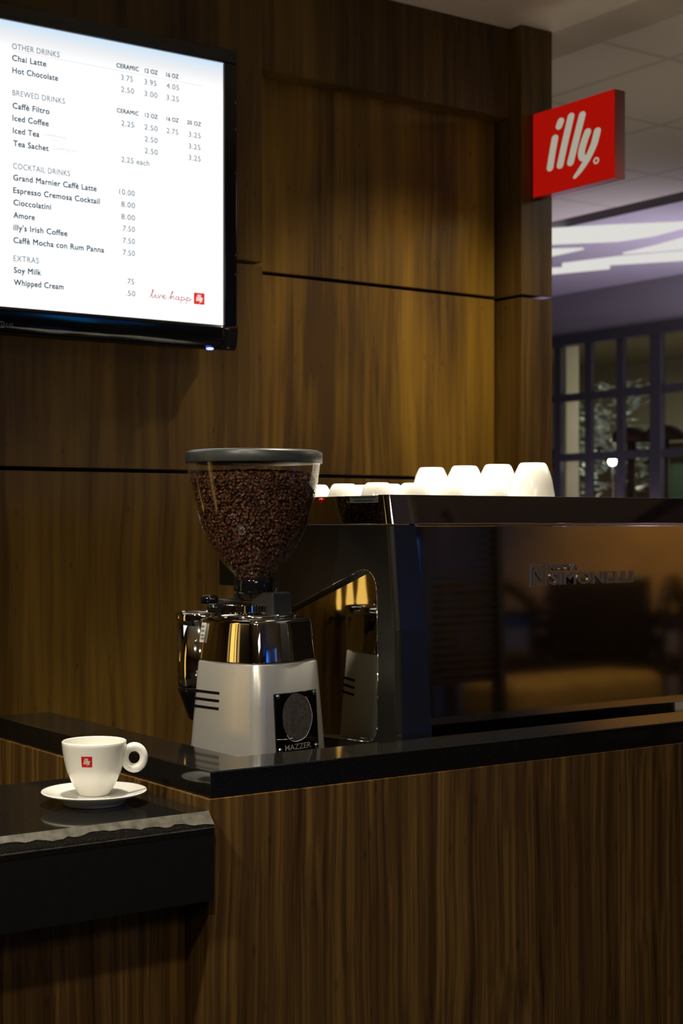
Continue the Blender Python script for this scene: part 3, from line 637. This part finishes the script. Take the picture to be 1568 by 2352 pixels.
# cup rail
MB().prism([(2.362,1.4528),(2.378,1.508),(2.384,1.508),(2.384,1.4528)], lambda y, z: E(1.836, y, z), lambda y, z: E(2.72, y, z)).build('back_rail', M['back_steel'], em, bevel=.0008)
MB().prism([(2.388,1.4520),(2.388,1.5065),(2.985,1.5050),(2.985,1.4520)], lambda y, z: E(1.774, y, z), lambda y, z: E(1.782, y, z)).build('side_rail', M['mirror'], em)
def cap(z, dy):
    c = (1.786, 2.3640+dy); ring = [E(c[0]+.016*math.cos(R(a)), c[1]+.016*math.sin(R(a)), z) for a in range(180, 271, 9)]
    return ring + [E(1.8385, c[1]-.016, z), E(1.8385, 2.386, z), E(1.770, 2.386, z)]
cp = MB().loft([cap(1.4515, 0), cap(1.5075, .012)]).build('corner_cap', M['chrome'], em)
mod = cp.modifiers.new('edges', 'EDGE_SPLIT'); mod.split_angle = R(35)
MB().box(*[v for p in zip(E(1.782,2.384,1.474), E(2.72,2.985,1.480)) for v in p]).build('cup_tray', M['chrome'], em)
MB().box(*[v for p in zip(E(1.79,2.979,1.45), E(2.72,2.985,1.505)) for v in p]).build('front_rail', M['chrome'], em)
s_ = MB().box(*[v for p in zip(E(1.7728,2.392,1.4925), E(1.774,2.485,1.5060)) for v in p]).build('sticker', M['sticker_grey'], em)
mb = MB()
for y0, wd, z in ((2.399, .080, 1.5012), (2.406, .064, 1.4950)):
    y = y0; rnd = random.Random(int(y0*1000))
    while y < y0+wd: 
        l = rnd.uniform(.003, .008); mb.box(*[v for p in zip(E(1.7724, y, z), E(1.7729, min(y+l, y0+wd), z+.0034)) for v in p]); y += l+.0012
mb.build('printed_lines', M['ink'], s_)
MB().lathe([(.0065,0),(.006,.004),(.001,.0055)], 20, M=Matrix.Translation(E(1.774,2.585,1.4975)) @ Matrix.Rotation(R(-90), 4, 'Y')).build('red_knob', M['red'], em)
# raised maker's lettering on the back panel
mb = MB()
def raised(s, x, z, wd, h, fat=.012):
    V, F = text_geo(s, wd, h, fat, .5)
    mb.add([E(x+p[0], 2.3585-p[2]*.004, z+p[1]) for p in V], F)
raised('SIMONELLI', 2.1905, 1.3255, .2425, .0255, .018); raised('NUOVA', 2.1895, 1.3545, .0800, .0130, .014)
for st_ in ([(2.1375,1.3215),(2.1375,1.3675),(2.1700,1.3675)], [(2.1445,1.3215),(2.1445,1.3605)], [(2.1445,1.3605),(2.1675,1.3345),(2.1675,1.3600)], [(2.1775,1.3225),(2.1775,1.3715)], [(2.1520,1.3270),(2.1700,1.3270)]):
    for a, b_ in zip(st_, st_[1:]):
        d = Vector((b_[0]-a[0], b_[1]-a[1])).normalized(); nn = Vector((-d.y, d.x))*.0015
        q = [(a[0]+nn.x, a[1]+nn.y), (b_[0]+nn.x, b_[1]+nn.y), (b_[0]-nn.x, b_[1]-nn.y), (a[0]-nn.x, a[1]-nn.y)]
        mb.prism(q, lambda x, z: E(x, 2.3560, z), lambda x, z: E(x, 2.3608, z))
mb.build('raised_lettering', M['satin'], em)

# upside-down cups warming on top of the machine
def warm_cup(name, h, rb, rr):
    t = thing(name, (0,0,0), 'cup', 'cup', 'white cups upside down on the machine')
    ro = [(rb*.94,0),(rb,.0012),(rb*1.10,h*.045),(rb+(rr-rb)*.44,h*.20),(rb+(rr-rb)*.68,h*.40),(rb+(rr-rb)*.86,h*.62),(rb+(rr-rb)*.96,h*.82),(rr,h*.97),(rr,h)]
    MB().lathe([(r, h-z) for r, z in cup_prof(ro)], 56).build('bowl', M['ceramic'], t)
    MB().torus((rr*1.06,0,h*.42), (0,1,0), h*.19, h*.085, h*.07, 32, 12).build('handle', M['ceramic'], t)
    return t
big0 = warm_cup('large_cup', .1035, .0275, .0505); small0 = warm_cup('espresso_cup', .0545, .0225, .0385)
BL = [((2.276,2.505),'large upturned white cup at the right end of the tall row, nearest the room'), ((2.276,2.620),'large upturned white cup in the tall row, second from its right end'), ((2.276,2.735),'large upturned white cup in the tall row, third from its right end'), ((2.276,2.858),'large upturned white cup at the left end of the tall row')]
for i, ((x, y), lb) in enumerate(BL):
    o = big0 if i == 0 else copy_tree(big0)
    o.location = (x, y, 1.480); o.rotation_euler = (0, 0, R([28, 8, -4, 10][i])); o['label'] = lb; o['group'] = 'tall row of large white cups'
SL_ = [((1.855,2.503),'small upturned cup standing just behind the chrome corner cap'), ((1.860,2.628),'small upturned cup above the grey sticker on the side rail'), ((1.862,2.735),'small upturned cup closest to the grinder hopper'), ((1.935,2.487),'small upturned cup right of the chrome corner cap'), ((2.030,2.492),'small upturned cup in the front row below the left end of the tall row'), ((2.145,2.487),'small upturned cup in the front row beside the largest nearest cup'),
       ((1.945,2.585),'second-row small upturned cup seen between the two cups by the corner cap'), ((2.045,2.600),'second-row small upturned cup peeping out left of the tall row'), ((2.150,2.590),'second-row small upturned cup under the middle of the tall row'), ((1.952,2.690),'third-row small upturned cup behind the cups near the hopper'), ((2.060,2.720),'third-row small upturned cup hidden mostly by the front row'), ((1.862,2.845),'small upturned cup partly behind the rim of the hopper')]
for i, ((x, y), lb) in enumerate(SL_):
    o = small0 if i == 0 else copy_tree(small0)
    o.location = (x, y, 1.480); o.rotation_euler = (0, 0, R(70+(i*37) % 30)); o['label'] = lb; o['group'] = 'small white cups on the cup tray'

# ------------------------------------------------------------------ coffee grinder
gc = Vector((1.612, 2.570, .867))
gr = thing('coffee_grinder', gc, 'silver coffee grinder with clear hopper standing at the counter corner', 'coffee grinder', rotz=R(192.9)); gr.scale = (1.0594,)*3
# local +x looks at the left (vent) face, local +y at the badge face
def rsq(H, z, rc=.022, bulge=.004, nrc=7, nf=6, e=0.0):
    a = (H-rc)/math.sqrt(2)+rc; pts = []
    for q in range(4):
        a0 = q*90
        c = [(a-rc, -(a-rc)), (a-rc, a-rc), (-(a-rc), a-rc), (-(a-rc), -(a-rc))][q]
        # face then corner
        nx = math.cos(R(a0)); ny = math.sin(R(a0)); tx, ty = -ny, nx
        for k_ in range(nf):
            s = -1+2*k_/nf; b_ = bulge*(1-s*s)
            pts.append((nx*(a+b_)+tx*(a-rc)*s, ny*(a+b_)+ty*(a-rc)*s, z))
        for k_ in range(nrc):
            th = R(a0+90*k_/nrc); cx_ = nx*(a-rc)+tx*(a-rc); cy_ = ny*(a-rc)+ty*(a-rc)
            pts.append((cx_+rc*math.cos(th), cy_+rc*math.sin(th), z))
    return pts
def Hz(z):                                           # half diagonal of the body at height z (local)
    return .1360 + (.1095-.1360)*(z/.30)
MB().loft([rsq(Hz(z)+d, z) for z, d in ((.012,-.004),(.016,0),(.08,0),(.15,0),(.22,0),(.297,0),(.300,-.002))]).build('body', M['brushed'], gr)
MB().lathe([(.11,0),(.11,.012)], 40).build('base_foot', M['black_rubber'], gr)
MB().loft([rsq(h, z, .022, .006) for h, z in ((.1062,.3002),(.1078,.3015),(.1072,.304),(.0990,.371),(.0965,.376),(.0925,.3785),(.085,.379))]).build('polished_collar', M['chrome'], gr)
# vent slots on the two side faces
for sgn in (1, -1):
    for i in range(3):
        z = .2445-i*.0140; H = Hz(z); a = (H-.022)/math.sqrt(2)+.022
        mb = MB(); ys_ = [-.077+.070*k_/12 for k_ in range(13)]
        fx = [a+.004*(1-min(1, abs(y)/(a-.022))**2)+.0004 for y in ys_]
        P = [(sgn*(x+d_), y, z+h_) for x, y in zip(fx, ys_) for d_, h_ in ((-.003,-.0024),(0,-.0024),(0,.0024),(-.003,.0024))]
        F = [(4*k_+q, 4*k_+(q+1) % 4, 4*k_+4+(q+1) % 4, 4*k_+4+q) for k_ in range(12) for q in range(4)] + [(0,1,2,3), (48,49,50,51)]
        mb.add(P, F)
        mb.build('vent_slot', M['slot'], gr)
# maker's plate on the badge face, leaning with the body
z0, z1 = .140, .247
def plate(u, v, lift):                               # u along the face (metres), v 0..1 up the plate
    z = z0+(z1-z0)*v; a = (Hz(z)-.022)/math.sqrt(2)+.022
    return (-u, a+.0058+lift, z)
pw0, pw1 = -.050, .059
def pbox(u0, u1, v0, v1, l0, l1, mb):
    P = [plate(u, v, l) for l in (l0, l1) for v in (v0, v1) for u in (u0, u1)]
    return mb.add(P, [(0,1,3,2),(4,6,7,5),(0,4,5,1),(2,3,7,6),(0,2,6,4),(1,5,7,3)])

pl = pbox(pw0, pw1, 0, 1, -.005, 0, MB()).build('maker_plate', M['plate'], gr, bevel=.0012)
for u in (pw0+.007, pw1-.007):
    for v in (.055, .95):
        c = Vector(plate(u, v, 0)); MB().lathe([(.0048,0),(.0044,.0018),(.0025,.0034),(.0003,.0039)], 18, M=Matrix.Translation(c) @ Matrix.Rotation(R(-90), 4, 'X')).build('screw', M['chrome'], pl)
mb = MB(); V, F = text_geo('MAZZER', .068, .0105, .004)
mb.add([plate(pw0+.0195+p[0], .035+p[1]/(z1-z0), .0006) for p in V], F); mb.build('engraved_lettering', M['grey_metal'], pl)
def blob(k_, rad):
    th = 2*math.pi*k_/64; r = rad*(1+.012*math.cos(7*th+.6)+.012*math.cos(3*th)); return (.004+r*1.0*math.cos(th), .575+r*1.12*math.sin(th)/(z1-z0))
mb = MB(); c0 = [plate(*blob(k_, .0385), .0007) for k_ in range(64)]; mb.add(c0, [tuple(range(64))]); mb.build('etched_medallion', M['etched'], pl)
mb = MB(); pts = [Vector(plate(*blob(k_, .0392), .0006)) for k_ in range(40, 74)]
for a, b_ in zip(pts, pts[1:]): mb.tube(a, b_, .0006, 6)
pts = [Vector(plate(u, v, .0006)) for u, v in ((pw0, .245), (pw0+.018, .228), (pw0+.03, .225), (pw0+.04, .235))]
for a, b_ in zip(pts, pts[1:]): mb.tube(a, b_, .0006, 6)
mb.build('raised_scroll', M['grey_metal'], pl)
# sticker on the collar
def colla(z): return ((.1072+(.0990-.1072)*(z-.304)/.067)-.022)/math.sqrt(2)+.022
st = MB().add([(colla(.334)+.0035, -.058, .334), (colla(.334)+.0025, -.070, .334), (colla(.370)+.0030, -.066, .370), (colla(.370)+.0040, -.052, .370)], [(0,1,2,3)]).build('sticker', M['sticker'], gr)
mb = MB()
for z in (.362, .354, .346, .340): mb.add([(colla(z)+.0045, -.0575, z), (colla(z)+.0037, -.0665, z), (colla(z)+.0034, -.0655, z+.0026), (colla(z)+.0043, -.0565, z+.0026)], [(0,1,2,3)])
mb.build('printed_lines', M['grey_mark'], st)
hx, hy = .005, -.005
MB().lathe([(.080,.379),(.080,.384),(.074,.388)], 64, c=(hx, hy)).build('top_plate', M['chrome'], gr)
# knurled grind-setting ring
mb = MB(); seg = 120; rr = []
for r, z in ((.050,.388),(.0525,.390),(.0525,.402),(.050,.404)):
    rr.append([(.012+(r+(.0010 if k_ % 2 and .389 < z < .403 else -.0006 if .389 < z < .403 else 0))*math.cos(2*math.pi*k_/seg), -.012+(r+(.0010 if k_ % 2 and .389 < z < .403 else -.0006 if .389 < z < .403 else 0))*math.sin(2*math.pi*k_/seg), z) for k_ in range(seg)])
mb.loft(rr, smooth=False).build('knurled_ring', M['chrome'], gr)
for p, q_, r in (((.060,-.067,.411), (.020,-.020,.409), .0090), ((.070,-.039,.397), (.030,-.012,.398), .0085)):
    d = (Vector(q_)-Vector(p)).normalized()
    lv = MB().tube(Vector(p), Vector(q_), .0038, 12).build('adjusting_lever', M['black_rubber'], gr)
    MB().lathe([(.006,-.015),(r,-.012),(r,.012),(.006,.016)], 24, M=Matrix.Translation(p) @ d.to_track_quat('Z','Y').to_matrix().to_4x4()).build('lever_knob', M['black_gloss'], lv)
hs = MB().prism([(-.031,.0),(.020,.0),(.020,.060),(-.031,.060)], lambda a, b: (a, b, .384), lambda a, b: (a*.97, b*.97, .4265)).build('neck_housing', M['black_rubber'], gr, bevel=.004, seg=3)
MB().box(-.03, .02, -.045, .0, .408, .4265).build('neck_bracket', M['black_rubber'], gr, bevel=.004, seg=3)
sc_ = MB().lathe([(.0022,.426),(.0022,.4335)], 12, c=(-.005,.042)).build('thumb_screw', M['chrome'], gr)
mb = MB(); rr = []
for r, z in ((.0068,.4335),(.0075,.4345),(.0075,.4440),(.0066,.4450)):
    rr.append([(-.005+(r+(.0005 if k_ % 2 else 0))*math.cos(2*math.pi*k_/40), .042+(r+(.0005 if k_ % 2 else 0))*math.sin(2*math.pi*k_/40), z) for k_ in range(40)])
mb.loft(rr, smooth=False).build('screw_head', M['chrome'], sc_)
MB().lathe([(.036,.424),(.0375,.428),(.0375,.440),(.0362,.447),(.0345,.4525)], 56, c=(hx, hy)).build('neck_collar', M['black_gloss'], gr)
# dosing chamber
ds = MB().lathe([(.044,.238),(.0462,.242),(.0462,.366)], 64, c=(0,-.155)).build('dosing_chamber', M['chrome'], gr)
MB().lathe([(.0480,.366),(.0485,.368),(.0485,.379),(.047,.3815),(.0440,.383),(.043,.3805),(.002,.3805)], 64, c=(0,-.155)).build('chamber_lid', M['chrome'], ds)
MB().lathe([(.020,.176),(.024,.180),(.043,.232),(.044,.2375)], 48, c=(0,-.155)).build('dosing_chute', M['black_gloss'], gr)
MB().lathe([(.0042,0),(.0038,.003),(.001,.0042)], 18, M=Matrix.Translation((.0375,-.155+.0275,.3285)) @ Matrix.Rotation(R(90), 4, Vector((-.6,.8,0)))).build('screw', M['chrome'], ds)
MB().box(-.03,.03,-.118,-.075,.25,.372).build('chamber_bracket', M['black_rubber'], gr, bevel=.004)
# hopper
HP = [(.0345,.4500),(.0375,.4580),(.0485,.4690),(.0620,.4845),(.0745,.5030),(.0860,.5190),(.0990,.5480),(.1120,.5990),(.1165,.6180),(.1195,.6330),(.1225,.6480),(.1240,.6655)]
def hop_r(z):
    for (r0, z0_), (r1, z1_) in zip(HP, HP[1:]):
        if z0_ <= z <= z1_: return r0+(r1-r0)*(z-z0_)/(z1_-z0_)
    return HP[-1][0]
hp = MB().lathe(HP, 96, c=(hx, hy), cap0=False, cap1=False).build('hopper', M['hopper'], gr)
MB().lathe([(.1215,.6630),(.1262,.6632),(.1270,.6650),(.1270,.6810),(.1252,.6840),(.1180,.6868),(.06,.6880),(.004,.6884)], 96, c=(hx, hy)).build('hopper_lid', M['lid'], hp)
mb = MB()
for a in (20, 140, 260):
    a = R(a); c_, s_2 = math.cos(a), math.sin(a); q = []
    for z in (.4585,.4700,.4850,.5000,.5150):
        q.append((z, hop_r(z)-.0012))
    P = [(hx+r*c_, hy+r*s_2, z) for z, r in q]+[(hx+.040*c_, hy+.040*s_2, z) for z, r in q[::-1]]
    mb.add(P, [tuple(range(len(P)))])
mb.build('inner_fin', M['hopper'], hp)

# coffee beans filling the hopper
rng = np.random.default_rng(3)
nu, nv = 9, 5; uv = []
for j in range(1, nv):
    ph = math.pi*j/nv
    for i in range(nu):
        th = 2*math.pi*i/nu; uv.append((math.sin(ph)*math.cos(th), math.cos(ph), math.sin(ph)*math.sin(th)))
uv += [(0, 1, 0), (0, -1, 0)]
U = np.array(uv); BV = U*np.array([.0033, .0046, .0025])
flat = BV[:, 2] > 0; BV[flat, 2] *= .55                       # flat side
crease = flat & (np.abs(BV[:, 0]) < .0012); BV[crease, 2] -= .0011
BF = []
for j in range(nv-2):
    for i in range(nu):
        i2 = (i+1) % nu; BF.append((j*nu+i, j*nu+i2, (j+1)*nu+i2, (j+1)*nu+i))
TQ = [(i, (i+1) % nu, len(uv)-2) for i in range(nu)] + [((nv-2)*nu+(i+1) % nu, (nv-2)*nu+i, len(uv)-1) for i in range(nu)]
pts = []
zz = .4515; top = .6395
while zz < top:
    r = hop_r(zz)-.0050; nb = max(6, int(2*math.pi*r/.0072))
    off = rng.uniform(0, 6.28)
    for k_ in range(nb):
        pts.append((r-rng.uniform(0, .0028), off+2*math.pi*(k_+rng.uniform(-.3, .3))/nb, zz+rng.uniform(-.002, .002)))
    slope = 1.0 if zz > .52 else .72
    zz += .0060*slope
for k_ in range(1500):
    r = (hop_r(top)-.006)*math.sqrt(rng.uniform(0, 1)); pts.append((r, rng.uniform(0, 6.28), top+rng.uniform(-.003, .004)+.006*(1-(r/.11)**2)))
allv = []; allf = []; nvb = len(uv)
for n_, (r, a, z) in enumerate(pts):
    q = Quaternion((rng.normal(), rng.normal(), rng.normal(), rng.normal())); q.normalize()
    Rm = np.array(q.to_matrix())
    if rng.uniform() < .75:                                    # most lie flat against the wall
        inward = Vector((-math.cos(a), -math.sin(a), .25)).normalized()
        if rng.uniform() < .45: inward = -inward
        Q2 = inward.to_track_quat('Z', 'Y') @ Quaternion((0, 0, 1), rng.uniform(0, 6.28)) @ Quaternion((1, 0, 0), rng.uniform(-.45, .45))
        Rm = np.array(Q2.to_matrix())
    P = (BV*rng.uniform(.86, 1.12)) @ Rm.T + np.array([hx+r*math.cos(a), hy+r*math.sin(a), z])
    allv.append(P); b0 = n_*nvb
    allf += [tuple(i+b0 for i in f) for f in BF] + [tuple(i+b0 for i in f) for f in TQ]
me = bpy.data.meshes.new('coffee_beans'); me.from_pydata(np.concatenate(allv).tolist(), [], allf); me.update()
me.polygons.foreach_set('use_smooth', [True]*len(me.polygons)); me.materials.append(M['bean'])
cb = bpy.data.objects.new('coffee_beans', me); COL.objects.link(cb); cb.location = gc; cb.rotation_euler = (0, 0, R(192.9)); cb.scale = gr.scale
tag(cb, 'dark roasted coffee beans filling the clear hopper of the grinder', 'coffee beans', kind='stuff')
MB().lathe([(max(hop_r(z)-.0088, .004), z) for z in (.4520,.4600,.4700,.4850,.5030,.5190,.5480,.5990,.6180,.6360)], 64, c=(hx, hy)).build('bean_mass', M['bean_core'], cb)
